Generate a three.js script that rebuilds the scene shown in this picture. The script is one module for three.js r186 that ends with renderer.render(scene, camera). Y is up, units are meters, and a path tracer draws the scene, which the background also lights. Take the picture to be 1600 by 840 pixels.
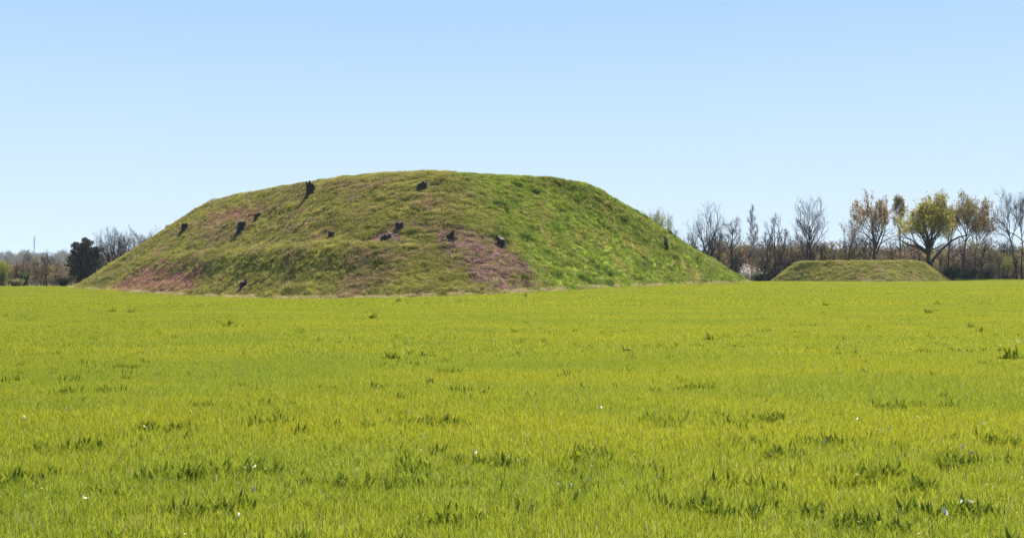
import * as THREE from 'three';
import { ImprovedNoise } from 'three/addons/math/ImprovedNoise.js';

// ------------------------------------------------------------------ camera, sky, sun, exposure
const F = 1715, EYE = 1.7, HORIZON = 438.5;           // focal length in pixels of a 1600 wide picture, eye height, horizon line
const scene = new THREE.Scene();
const camera = new THREE.PerspectiveCamera(2 * Math.atan(420 / F) * 180 / Math.PI, 1600 / 840, 0.1, 12000);
camera.position.set(0, EYE, 0);
camera.lookAt(0, EYE + (HORIZON - 420) / F * 100, -100);
const renderer = new THREE.WebGLRenderer({ antialias: true });
renderer.setSize(1024, 537);
renderer.toneMapping = THREE.LinearToneMapping;
renderer.toneMappingExposure = 3.85;
renderer.shadowMap.enabled = true;

const SUN_AZ = 24 * Math.PI / 180, SUN_EL = 56 * Math.PI / 180;   // ahead of the camera, to the right, high
const sunDir = new THREE.Vector3(Math.sin(SUN_AZ) * Math.cos(SUN_EL), Math.sin(SUN_EL), -Math.cos(SUN_AZ) * Math.cos(SUN_EL));
const sun = new THREE.DirectionalLight(new THREE.Color().setRGB(1.0, 0.955, 0.87), 4.6);
sun.position.copy(sunDir).multiplyScalar(400).add(new THREE.Vector3(0, 0, -150));
sun.target.position.set(0, 0, -150);
sun.castShadow = true;
sun.shadow.mapSize.set(4096, 4096);
Object.assign(sun.shadow.camera, { left: -200, right: 200, top: 200, bottom: -200, near: 1, far: 900 });
scene.add(sun, sun.target);

{ // clear spring sky: pale at the horizon, bluer overhead, a little brighter round the sun
  const W = 1024, H = 512, data = new Float32Array(W * H * 4), d = new THREE.Vector3();
  const stops = [[-90, .30, .36, .40], [-3, .41, .500, .568], [0, .415, .505, .574], [4, .385, .488, .574], [8, .328, .452, .572], [14, .246, .382, .562], [24, .175, .315, .535], [45, .10, .215, .45], [90, .055, .14, .35]];
  for (let j = 0; j < H; j++) for (let i = 0; i < W; i++) {
    const el = ((j + .5) / H - .5) * Math.PI, az = ((i + .5) / W - .5) * 2 * Math.PI;
    d.set(Math.cos(az) * Math.cos(el), Math.sin(el), Math.sin(az) * Math.cos(el));
    const e = el * 180 / Math.PI; let k = 1; while (k < stops.length - 1 && stops[k][0] < e) k++;
    const a = stops[k - 1], b = stops[k]; let f = Math.min(1, Math.max(0, (e - a[0]) / (b[0] - a[0]))); 
    const c = Math.max(0, d.dot(sunDir)), glow = .10 * Math.pow(c, 6) + .25 * Math.pow(c, 40);
    const o = (j * W + i) * 4;
    for (let q = 0; q < 3; q++) data[o + q] = .455 * (a[q + 1] + (b[q + 1] - a[q + 1]) * f + glow * [1, .95, .85][q] * .6);
    data[o + 3] = 1;
  }
  const t = new THREE.DataTexture(data, W, H, THREE.RGBAFormat, THREE.FloatType);
  t.mapping = THREE.EquirectangularReflectionMapping; t.magFilter = THREE.LinearFilter; t.needsUpdate = true;
  scene.background = t; scene.environment = t;
}
scene.fog = new THREE.FogExp2(new THREE.Color().setRGB(.70, .84, 1.0), 0.00006);

// ------------------------------------------------------------------ helpers
const V = (x, y, z) => new THREE.Vector3(x, y, z);
const rng = s => () => { s |= 0; s = s + 0x6D2B79F5 | 0; let t = Math.imul(s ^ s >>> 15, 1 | s); t = t + Math.imul(t ^ t >>> 7, 61 | t) ^ t; return ((t ^ t >>> 14) >>> 0) / 4294967296; };
const noise = new ImprovedNoise();
const N = (x, y, z = 0) => noise.noise(x, y, z);
const fbm = (x, y, z = 0, o = 4) => { let s = 0, a = 1, n = 0; for (let i = 0; i < o; i++) { s += a * N(x, y, z + i * 7.3); n += a; a *= .5; x *= 2.03; y *= 2.03; z *= 2.03; } return s / n; };
const clamp = (x, a = 0, b = 1) => Math.min(b, Math.max(a, x));
const smooth = (a, b, x) => { const t = clamp((x - a) / (b - a)); return t * t * (3 - 2 * t); };
const mix = (a, b, t) => a + (b - a) * t;
const mix3 = (a, b, t) => [mix(a[0], b[0], t), mix(a[1], b[1], t), mix(a[2], b[2], t)];
const at = (px, py, d) => V((px - 800) / F * d, EYE - (py - HORIZON) / F * d, -d);    // a sight line at a chosen distance in metres
const taken = new Map();
const numbered = n => { const k = taken.get(n) ?? 0; taken.set(n, k + 1); return k ? `${n}_${String(k).padStart(3, '0')}` : n; };
function tag(o, label, category, group, kind) {
  if (label) o.userData.label = label;
  if (category) o.userData.category = category;
  if (group) o.userData.group = group;
  if (kind) o.userData.kind = kind;
  return o;
}
const shade = o => { o.traverse(m => { if (m.isMesh) { m.castShadow = true; m.receiveShadow = true; } }); return o; };
function top(o, name) { o.name = numbered(name); scene.add(o); return o; }
function part(parent, name, geometry, material) { const m = new THREE.Mesh(geometry, material); m.name = name; m.castShadow = m.receiveShadow = true; parent.add(m); return m; }

class Acc {                                             // collects triangles for one mesh
  constructor(colored) { this.p = []; this.n = []; this.i = []; this.c = colored ? [] : null; }
  tri(a, b, c, col, nrm) {
    const k = this.p.length / 3;
    const n = nrm ?? V().subVectors(b, a).cross(V().subVectors(c, a)).normalize();
    for (const v of [a, b, c]) { this.p.push(v.x, v.y, v.z); this.n.push(n.x, n.y, n.z); if (this.c) this.c.push(...col); }
    this.i.push(k, k + 1, k + 2);
  }
  quad(a, b, c, d, col) {
    const k = this.p.length / 3, n = V().subVectors(b, a).cross(V().subVectors(c, a)).normalize();
    for (const v of [a, b, c, d]) { this.p.push(v.x, v.y, v.z); this.n.push(n.x, n.y, n.z); if (this.c) this.c.push(...col); }
    this.i.push(k, k + 1, k + 2, k, k + 2, k + 3);
  }
  tube(pts, rad, sides, col) {
    const k = this.p.length / 3, L = pts.length; let side = V(), up = V();
    for (let j = 0; j < L; j++) {
      const t = V().subVectors(pts[Math.min(L - 1, j + 1)], pts[Math.max(0, j - 1)]).normalize();
      if (!j) side.set(1, 0, 0).addScaledVector(t, -t.x); else side.addScaledVector(t, -side.dot(t));
      if (side.lengthSq() < 1e-6) side.set(0, 0, 1).addScaledVector(t, -t.z);
      side.normalize(); up.crossVectors(t, side);
      for (let s = 0; s < sides; s++) {
        const a = s / sides * Math.PI * 2, cx = Math.cos(a), sx = Math.sin(a);
        const nx = side.x * cx + up.x * sx, ny = side.y * cx + up.y * sx, nz = side.z * cx + up.z * sx;
        this.p.push(pts[j].x + nx * rad[j], pts[j].y + ny * rad[j], pts[j].z + nz * rad[j]); this.n.push(nx, ny, nz); if (this.c) this.c.push(...col);
      }
    }
    for (let j = 0; j < L - 1; j++) for (let s = 0; s < sides; s++) {
      const a = k + j * sides + s, b = k + j * sides + (s + 1) % sides;
      this.i.push(a, b, a + sides, b, b + sides, a + sides);
    }
  }
  get empty() { return !this.i.length; }
  geo() {
    const g = new THREE.BufferGeometry();
    g.setAttribute('position', new THREE.Float32BufferAttribute(this.p, 3));
    g.setAttribute('normal', new THREE.Float32BufferAttribute(this.n, 3));
    if (this.c) g.setAttribute('color', new THREE.Float32BufferAttribute(this.c, 3));
    g.setIndex(this.i); return g;
  }
}
function tex(w, h, fn, srgb) {                          // fn(u, v) gives linear rgb
  const d = new Uint8Array(w * h * 4), enc = x => 255 * (x <= .0031308 ? 12.92 * x : 1.055 * Math.pow(x, 1 / 2.4) - .055);
  for (let j = 0; j < h; j++) for (let i = 0; i < w; i++) {
    const c = fn((i + .5) / w, (j + .5) / h), o = (j * w + i) * 4;
    for (let k = 0; k < 3; k++) d[o + k] = clamp(srgb ? enc(clamp(c[k])) : c[k] * 255, 0, 255);
    d[o + 3] = 255;
  }
  const t = new THREE.DataTexture(d, w, h); if (srgb) t.colorSpace = THREE.SRGBColorSpace;
  t.wrapS = t.wrapT = THREE.RepeatWrapping; t.magFilter = THREE.LinearFilter; t.minFilter = THREE.LinearMipmapLinearFilter; t.generateMipmaps = true; t.needsUpdate = true;
  return t;
}

// ------------------------------------------------------------------ lie of the land
const lieOfLand = [                                     // [px, py, distance] of places where the field is seen
  [0, 447, 300], [60, 447, 300], [108, 449, 194], [160, 453, 178], [220, 458, 163], [305, 463, 146], [385, 466, 130], [470, 468, 119], [560, 467.5, 114], [660, 465.5, 112], [750, 460, 113], [850, 455, 120], [970, 448.5, 138],
  [1085, 444, 166], [1177, 441, 192], [1205, 440, 262], [1397, 440.5, 240], [1483, 440, 258], [1540, 436.5, 285], [1600, 438, 290], [1600, 446, 180], [1400, 449, 170],
].map(a => at(...a)).concat([
  V(-30, 0, 30), V(0, 0, 30), V(30, 0, 30), V(-12, 0, -10), V(0, 0, -10), V(12, 0, -10), V(-25, 0, -45), V(0, -.02, -45), V(25, .02, -45), V(-40, -.1, -80), V(0, -.05, -80), V(40, .2, -80),
  V(-140, .3, -430), V(-20, 1, -330), V(60, 1.2, -430), V(150, 1.6, -430), V(-110, .2, -200), V(110, 1, -200), V(-300, .3, -150), V(300, 1, -150), V(0, 1, -900), V(600, 1, -900), V(-600, 1, -900), V(0, 0, 400)]);
function landY(x, z) {
  let s = 0, w = 0;
  for (const p of lieOfLand) { const d = (p.x - x) ** 2 + (p.z - z) ** 2 + 60, q = 1 / (d * d); s += p.y * q; w += q; }
  return s / w;
}
function groundY(x, z) {
  const r = Math.hypot(x, z), D = -z;
  let y = landY(x, z);
  y += .05 * fbm(x / 6, z / 6, 3, 2) * smooth(3, 12, r);
  if (D > 330) {                                        // wooded rise behind the right hand trees, far ridge on the left
    y += smooth(390, 720, D) * (6 + 4 * N(x / 160, z / 220, 5)) * smooth(-60, 160, x + (D - 400) * .1);
    y += smooth(1500, 2700, D) * (40 + 14 * N(x / 420 + 3, 2.2) + 6 * N(x / 130, 7.7)) * mix(1, .8, smooth(-900, 300, x));
  }
  return y;
}

// ------------------------------------------------------------------ the two mounds
// Each mound is a loft from its toe line to the brim of its flat top; u runs round it, t from toe (0) to brim (1) and on to the middle of the top (2).
function moundShape(toe, crest, centre, o) {
  const n = toe.length, cT = new THREE.CatmullRomCurve3(toe, true, 'centripetal'), cC = new THREE.CatmullRomCurve3(crest, true, 'centripetal');
  const K = 14, prof = t => { const s = t * t / (t + .05) * 1.05 * o.steep; return -Math.log(Math.exp(-K * s) + Math.exp(-K)) / K; };
  const T = V(), C = V();
  const smoothPoint = (u, t) => {
    cT.getPoint(((u % 1) + 1) % 1, T); cC.getPoint(((u % 1) + 1) % 1, C);
    const p = V();
    if (t <= 1) p.lerpVectors(T, C, t); else p.lerpVectors(C, centre, t - 1);
    p.y = mix(T.y - .25, C.y, prof(t)) + (t > 1 ? (centre.y - C.y) * smooth(1, 2, t) : 0);
    return p;
  };
  const point = (u, t) => { const p = smoothPoint(u, t); p.y += o.relief(u, t, p); return p; };
  return { smoothPoint, point, toe: cT, n };
}
function moundGeometry(shape, nu, nv, tMax) {
  const pos = [], uv = [], idx = [];
  for (let j = 0; j <= nv; j++) for (let i = 0; i <= nu; i++) {
    const u = i / nu, v = j / nv, p = shape.point(i === nu ? 0 : u, v * tMax);
    pos.push(p.x, p.y, p.z); uv.push(u, v);
  }
  const c = shape.point(0, 2), k = pos.length / 3; pos.push(c.x, c.y, c.z); uv.push(.5, 1);
  for (let j = 0; j < nv; j++) for (let i = 0; i < nu; i++) { const a = j * (nu + 1) + i, b = a + nu + 1; idx.push(a, b, a + 1, a + 1, b, b + 1); }
  for (let i = 0; i < nu; i++) idx.push(nv * (nu + 1) + i, k, nv * (nu + 1) + i + 1);
  const g = new THREE.BufferGeometry();
  g.setAttribute('position', new THREE.Float32BufferAttribute(pos, 3)); g.setAttribute('uv', new THREE.Float32BufferAttribute(uv, 2)); g.setIndex(idx); g.computeVertexNormals();
  return g;
}
function caster(shape, nu = 180, nv = 50, tMax = 1.5) {   // where a sight line meets the smooth mound
  const pts = []; for (let j = 0; j <= nv; j++) for (let i = 0; i <= nu; i++) pts.push(shape.smoothPoint(i / nu, j / nv * tMax));
  const ray = new THREE.Ray(), hit = V();
  return (px, py) => {
    ray.origin.set(0, EYE, 0); ray.direction.copy(at(px, py, 1)).sub(ray.origin).normalize();
    let best = null, bd = 1e9;
    for (let j = 0; j < nv; j++) for (let i = 0; i < nu; i++) {
      const a = j * (nu + 1) + i, b = a + nu + 1;
      for (const [p, q, r] of [[a, b, a + 1], [a + 1, b, b + 1]]) if (ray.intersectTriangle(pts[p], pts[q], pts[r], false, hit)) {
        const d = hit.distanceTo(ray.origin);
        if (d < bd) { bd = d; const bc = THREE.Triangle.getBarycoord(hit, pts[p], pts[q], pts[r], V()); const U = [p, q, r].map(k => k % (nu + 1)), J = [p, q, r].map(k => Math.floor(k / (nu + 1)));
          best = { u: (bc.x * U[0] + bc.y * U[1] + bc.z * U[2]) / nu, t: (bc.x * J[0] + bc.y * J[1] + bc.z * J[2]) / nv * tMax, d, p: hit.clone() }; }
      }
    }
    return best;
  };
}

// main mound
const BRIM = 15.5;                                      // brim above eye level
const brim = (px, py) => { const d = BRIM * F / (HORIZON - py); return at(px, py, d); };
const flat = (x, d, y) => V(x, y, -d);
const mainToe = [at(560, 467.5, 114), at(470, 468, 119), at(385, 466, 130), at(305, 463, 146), at(220, 458, 163), at(160, 453, 178), at(106, 449, 194), flat(-84, 225, .5), flat(-62, 262, .6), flat(-10, 272, 1), flat(34, 245, 1.3), flat(44, 213, 1.4),
  at(1177, 441, 192), at(1085, 444, 166), at(970, 448.5, 138), at(850, 455, 120), at(750, 460, 113), at(660, 465.5, 112)];
const mainBrim = [brim(652, 261.5), brim(596, 264), brim(538, 270), brim(478, 279), brim(418, 289), brim(366, 299.5), brim(330, 312), flat(-58, 224, 17.2), flat(-42, 240, 17.2), flat(-12, 242, 17.2), flat(6, 224, 17.2), brim(921, 284),
  brim(893, 276), brim(850, 272), brim(800, 268.5), brim(752, 265.5), brim(712, 262.5), brim(682, 261)];
const U = i => i / mainToe.length;
const du = (u, c) => { let d = Math.abs(u - c) % 1; return Math.min(d, 1 - d); };
const mainMound = moundShape(mainToe, mainBrim, V(-18, 17.3, -198), { steep: 1, relief: (u0, t, p) => {
  const u = ((u0 % 1) + 1) % 1, w = u > .5 ? u - 1 : u, onSlope = smooth(.02, .10, t) * (1 - .75 * smooth(.95, 1.1, t));
  let h = .55 * fbm(p.x / 13, p.y / 9, p.z / 13, 3);
  h += 1.25 * Math.exp(-(((t - .30) / .085) ** 2)) * smooth(.20, .08, du(u, U(2.0)));                         // bench low on the left hand face
  const right = smooth(.02, .10, u > .5 ? u - U(14.5) + .05 : -1) * (u > .5 ? 1 : 0);
  h += .30 * N(w * 95 + t * 3, t * 2.0, 4) * (.4 + .6 * right);                                               // shallow gullies running down
  const rough = .45 + .9 * smooth(-.25, .35, fbm(p.x / 9 + 50, p.y / 6, p.z / 9, 2));
  h += rough * (.34 * fbm(p.x / 2.1, p.y / 1.2, p.z / 2.1, 2) + .18 * Math.abs(N(p.x / .85, p.y / .6, p.z / .85)));     // tussocks
  return h * onSlope;
} });
const castOnce = caster(mainMound), castMain = (x, y) => { let h = null; for (let k = 0; !h && k < 12; k++) h = castOnce(x, y + k); return h; };

// small mound
const smallBrim = (px, py, d) => at(px, py, d);
const smToe = [at(1397, 440.5, 240), at(1330, 440.5, 246), at(1262, 440, 254), at(1203, 440, 262), flat(71, 276, 1.5), flat(84, 292, 1.6), flat(100, 290, 1.6), flat(108, 275, 1.6), at(1485, 440, 258), at(1445, 440, 249)];
const smBrim = [at(1375, 407.5, 252), at(1330, 407.5, 256), at(1290, 408, 259), at(1250, 408.5, 262), flat(73, 272, 6.25), flat(82, 282, 6.3), flat(95, 282, 6.3), flat(99, 271, 6.3), at(1444, 408.5, 262), at(1412, 407.5, 256)];
const smallMound = moundShape(smToe, smBrim, V(86, 6.4, -268), { steep: 1, relief: (u, t, p) => (.28 * fbm(p.x / 5, p.y / 4, p.z / 5, 3) + .14 * fbm(p.x / 1.4, p.y, p.z / 1.4, 2)) * smooth(.02, .12, t) * (1 - .7 * smooth(.95, 1.1, t)) });

const inPoly = (poly, x, z) => { let c = false; for (let i = 0, j = poly.length - 1; i < poly.length; j = i++) { const a = poly[i], b = poly[j]; if ((a.z > z) !== (b.z > z) && x < (b.x - a.x) * (z - a.z) / (b.z - a.z) + a.x) c = !c; } return c; };
const mainFoot = mainMound.toe.getPoints(160), smallFoot = smallMound.toe.getPoints(90);
const onMound = (x, z) => inPoly(mainFoot, x, z) || inPoly(smallFoot, x, z);

// bare, litter-covered patches on the main mound, outlined where the photograph shows them
const pix = (list) => list.map(([x, y]) => castMain(x, y)).filter(Boolean).map(h => [h.u, h.t]);
const wrapU = u => u > .5 ? u - 1 : u;
const patches = [
  { poly: pix([[172, 450], [205, 434], [240, 420], [270, 419], [300, 430], [318, 441], [290, 450], [262, 457], [215, 455]]), soft: .9, thin: .4 },
  { poly: pix([[688, 364], [722, 366], [756, 372], [790, 388], [806, 402], [838, 428], [842, 440], [800, 438], [772, 442], [745, 432], [726, 412], [700, 392]]), soft: .9, thin: .75 },
  { poly: pix([[770, 452], [790, 449], [806, 452], [800, 456], [780, 457]]), soft: .8 },
  { poly: pix([[590, 372], [608, 362], [624, 360], [622, 372], [600, 382]]), soft: .7 },
  { poly: pix([[330, 334], [372, 326], [402, 333], [384, 343], [345, 346]]), soft: 1.1 },
].map(p => ({ ...p, poly: p.poly.map(([u, t]) => [wrapU(u) * 250, t * 35]) }));
function polyDist(poly, x, y) {                        // metres inside (+) or outside (-) along the slope
  let d = 1e9, c = false;
  for (let i = 0, j = poly.length - 1; i < poly.length; j = i++) {
    const [ax, ay] = poly[i], [bx, by] = poly[j], ex = bx - ax, ey = by - ay, h = clamp(((x - ax) * ex + (y - ay) * ey) / (ex * ex + ey * ey));
    d = Math.min(d, Math.hypot(x - ax - ex * h, y - ay - ey * h));
    if ((ay > y) !== (by > y) && x < (bx - ax) * (y - ay) / (by - ay) + ax) c = !c;
  }
  return c ? d : -d;
}
const litterAt = (u, t) => { const x = wrapU(u) * 250, y = t * 35; let m = 0; for (const p of patches) { const d = polyDist(p.poly, x, y) + 4.2 * fbm(x / 3.6, y / 2.2, 11, 3) + 1.6 * N(x * 1.1, y * 1.3, 5) + .7; m = Math.max(m, smooth(-p.soft * 1.6, p.soft * 2.4, d) * (p.thin ? mix(1 - p.thin, 1, smooth(-.25, .12, fbm(x / 2.4 + 9, y / 1.3, 31, 3))) : 1)); } return m; };

const lushness = (u, t) => {                           // where the sward is fresh green rather than thin and olive
  const w = wrapU(u), edge = w < .05 ? smooth(-.085, -.195, w - .03 * (t - .4) + .07 * fbm(w * 30, t * 4, 2, 4)) : 0;
  return edge * (w < -.40 ? 0 : 1);
};
function mainColour(u, t, p) {
  const L = lushness(u, t), a = fbm(p.x / 5, p.y / 3, p.z / 5, 3), b = fbm(p.x / 1.6 + 40, p.y, p.z / 1.6, 3), streak = fbm(wrapU(u) * 70 + t * 2.2, t * 3.5, 21, 3) + .25 * b;
  let c = mix3([.170, .170, .044], [.260, .252, .058], smooth(-.35, .4, a + .3 * b));                          // olive sward
  c = mix3(c, [.25, .18, .10], .85 * smooth(-.05, .42, fbm(p.x / 7 + 9, p.y / 4, p.z / 7, 3) + .45 * b));     // dead thatch
  c = mix3(c, [.27, .275, .040], .8 * smooth(.12, .45, a) * smooth(.5, .2, t) * smooth(.3, .05, du(u, U(3))));// yellower strip above the bench
  let g = mix3([.140, .200, .028], [.218, .268, .036], smooth(-.4, .4, b + .4 * a));
  g = mix3(g, [.185, .190, .045], .5 * smooth(-.1, .4, fbm(p.x / 4 + 33, p.y / 3, p.z / 4, 3)));
  g = mix3(g, [.27, .25, .065], .85 * smooth(.08, .42, streak));                                             // paler bands running down the slope
  c = mix3(c, g, L);
  const m = litterAt(u, t);
  const warm = wrapU(u) > .1 ? 1.28 : .88;                                                                    // the left patch is fresher and redder
  return mix3(c, mix3([.20 * warm, .122 * warm, .094], [.29 * warm, .19 * warm, .15], smooth(-.4, .5, b)), m);
}
const smallColour = (u, t, p) => {
  const a = fbm(p.x / 5, p.y / 3, p.z / 5 + 4, 3), b = fbm(p.x / 1.6 + 12, p.y, p.z / 1.6, 3);
  let c = mix3([.185, .190, .048], [.270, .268, .055], smooth(-.35, .4, a + .3 * b));
  c = mix3(c, [.31, .24, .125], .8 * smooth(0, .45, fbm(u * 26, t * 2.2, 8, 3) + .3 * b));
  return c;
};
function mottle(seed) {                                 // tiling fine grain, a factor round 1
  const r = rng(seed), n = 512, g = new Float32Array(n * n); for (let i = 0; i < n * n; i++) g[i] = r();
  return tex(n, n, (u, v) => { const i = Math.floor(u * n), j = Math.floor(v * n); let s = 0; for (const [a, b] of [[0, 0], [1, 0], [0, 1], [1, 1]]) s += g[((j + b) % n) * n + (i + a) % n]; const x = s / 4; return [x, x, x]; });
}
const grain = mottle(5);
function buildMound(shape, colour, name, label, tMax, nu, nv, tw, th) {
  const g = new THREE.Group(); tag(top(g, name), label, 'mound');
  const m = new THREE.MeshPhysicalMaterial({ roughness: 1, specularIntensity: 0, map: tex(tw, th, (u, v) => { const t = v * tMax, p = shape.smoothPoint(u, t), c = colour(u, t, p), k = .8 + .4 * (.5 + .9 * N(p.x * 2.6, p.y * 2.6, p.z * 2.6)); return c.map(x => x * k * .85); }, true) });
  m.map.wrapT = THREE.ClampToEdgeWrapping; m.map.wrapS = THREE.RepeatWrapping;
  part(g, 'earth_slope', moundGeometry(shape, nu, nv, tMax), m);
  return g;
}
const bigMound = buildMound(mainMound, mainColour, 'earth_mound', 'huge flat-topped grassy earth mound with stumps and bare brown patches', 1.5, 1300, 150, 2048, 512);
const lowMound = buildMound(smallMound, smallColour, 'earth_mound', 'low flat-topped grassy mound in front of the tall trees', 1.5, 420, 60, 1024, 256);

// ------------------------------------------------------------------ field
{
  const ground = new THREE.BufferGeometry(), pos = [], idx = [], uv = [], RN = 210, AN = 300;
  const radius = i => i === 0 ? 0 : .8 * Math.pow(9000 / .8, i / RN);
  for (let i = 0; i <= RN; i++) for (let j = 0; j <= AN; j++) {
    const a = j / AN * Math.PI * 2, f = (j === AN ? 0 : a); 
    const ang = -Math.PI / 2 + (f - Math.PI) * (.25 + .75 * ((f - Math.PI) / Math.PI) ** 2), r = radius(i), x = Math.cos(ang) * r, z = Math.sin(ang) * r;   // finer ahead
    pos.push(x, groundY(x, z), z); uv.push(x / 3, z / 3);
  }
  for (let i = 0; i < RN; i++) for (let j = 0; j < AN; j++) { const a = i * (AN + 1) + j, b = a + AN + 1; idx.push(a, a + 1, b, a + 1, b + 1, b); }
  ground.setAttribute('position', new THREE.Float32BufferAttribute(pos, 3)); ground.setAttribute('uv', new THREE.Float32BufferAttribute(uv, 2)); ground.setIndex(idx); ground.computeVertexNormals();
  const col = []; for (let k = 0; k < pos.length; k += 3) {
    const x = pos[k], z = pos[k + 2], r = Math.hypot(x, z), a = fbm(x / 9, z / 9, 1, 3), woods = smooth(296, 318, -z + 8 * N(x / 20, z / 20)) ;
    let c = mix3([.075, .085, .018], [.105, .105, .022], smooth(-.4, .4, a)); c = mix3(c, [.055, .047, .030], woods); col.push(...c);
  }
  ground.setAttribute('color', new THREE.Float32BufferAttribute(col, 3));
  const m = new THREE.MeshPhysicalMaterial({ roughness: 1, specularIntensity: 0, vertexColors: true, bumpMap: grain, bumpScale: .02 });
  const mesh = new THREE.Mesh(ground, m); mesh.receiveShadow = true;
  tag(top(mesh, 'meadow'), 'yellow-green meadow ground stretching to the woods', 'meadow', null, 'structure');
}

// ------------------------------------------------------------------ grass
const leafMat = (rough, trans, o = {}) => new THREE.MeshPhysicalMaterial({ roughness: rough, transmission: trans, thickness: 0, vertexColors: true, side: THREE.DoubleSide, specularIntensity: 0, ...o });
const bladeMat = leafMat(.95, .54);
const tuftMat = leafMat(.95, .4);
function bladePatch(seed, n, R, h0, h1, w, cols, lean = .35) {
  const r = rng(seed), A = new Acc(true);
  for (let i = 0; i < n; i++) {
    const q = R * Math.sqrt(r()), a = r() * 6.283, x = q * Math.cos(a), z = q * Math.sin(a), h = mix(h0, h1, r() ** 1.4), yaw = r() * 6.283, ww = w * (.6 + .8 * r());
    const l = h * lean * r() * 1.6, la = r() * 6.283, lx = Math.cos(la) * l, lz = Math.sin(la) * l, sx = Math.cos(yaw) * ww / 2, sz = Math.sin(yaw) * ww / 2;
    let s = r(), c = cols[0]; for (const k of cols) { if (s < k[3]) { c = k; break; } s -= k[3]; }
    const f = .8 + .4 * r(), col = [c[0] * f, c[1] * f, c[2] * f];
    const b0 = V(x - sx, -.03, z - sz), b1 = V(x + sx, -.03, z + sz), m0 = V(x - sx * .8 + lx * .3, h * .6, z - sz * .8 + lz * .3), m1 = V(x + sx * .8 + lx * .3, h * .6, z + sz * .8 + lz * .3), tip = V(x + lx, h * (1 - lean * .25), z + lz);
    A.quad(b0, b1, m1, m0, col); A.tri(m0, m1, tip, col);
  }
  return A.geo();
}
function scatter(parent, name, geometry, material, list) {
  if (!list.length) return;
  const im = new THREE.InstancedMesh(geometry, material, list.length), M = new THREE.Matrix4(), q = new THREE.Quaternion(), c = new THREE.Color();
  list.forEach((e, i) => { q.setFromAxisAngle(e.axis ?? Y, e.yaw); if (e.tilt) q.premultiply(e.tilt); M.compose(e.p, q, e.s); im.setMatrixAt(i, M); im.setColorAt(i, c.setRGB(...e.c)); });
  im.name = name; im.castShadow = im.receiveShadow = true; im.userData.kind = 'stuff'; parent.add(im);
  return im;
}
const Y = V(0, 1, 0);
const meadowTint = (x, z) => { const a = fbm(x / 14 + 3, z / 5, 6, 3), b = fbm(x / 3, z / 2, 9, 2); const t = smooth(-.35, .35, a * .7 + b * .5); return [mix(.80, 1.06, t), mix(.90, 1.03, t), mix(1.05, .95, t)]; };
const grass = new THREE.Group(); tag(top(grass, 'meadow_grass'), 'short sunlit yellow-green grass covering the whole meadow', 'grass', null, 'stuff');
{
  const cols = [[.298, .306, .022, .47], [.218, .258, .022, .23], [.345, .315, .032, .12], [.075, .115, .014, .14], [.38, .33, .16, .04]];
  const rings = [[3.5, 24, .40, .37, 1150, .05, .15, .0037], [24, 70, .9, .82, 1200, .05, .15, .0075], [70, 330, 2.3, 2.05, 760, .05, .17, .028]];
  rings.forEach(([d0, d1, s, R, n, h0, h1, w], k) => {
    const r = rng(100 + k), V3 = [[], [], [], []];
    for (let d = d0; d < d1; d += s) for (let x = -(.5 * d + 6); x < .5 * d + 6; x += s) {
      const px = x + (r() - .5) * s, pz = -(d + (r() - .5) * s), a = r();
      if (onMound(px, pz)) continue;
      const near = smooth(296, 314, -pz + 8 * N(px / 20, pz / 20)); if (near > r()) continue;
      const hs = (.8 + .5 * fbm(px / 5, pz / 5, 14, 2) + .2 * a);
      V3[Math.floor(r() * 4)].push({ p: V(px, groundY(px, pz), pz), yaw: r() * 6.283, s: V(1, hs, 1), c: meadowTint(px, pz) });
    }
    V3.forEach((l, i) => scatter(grass, 'grass_patch', bladePatch(200 + k * 10 + i, n, R, h0, h1, w, cols), bladeMat, l));
  });
}
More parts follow.
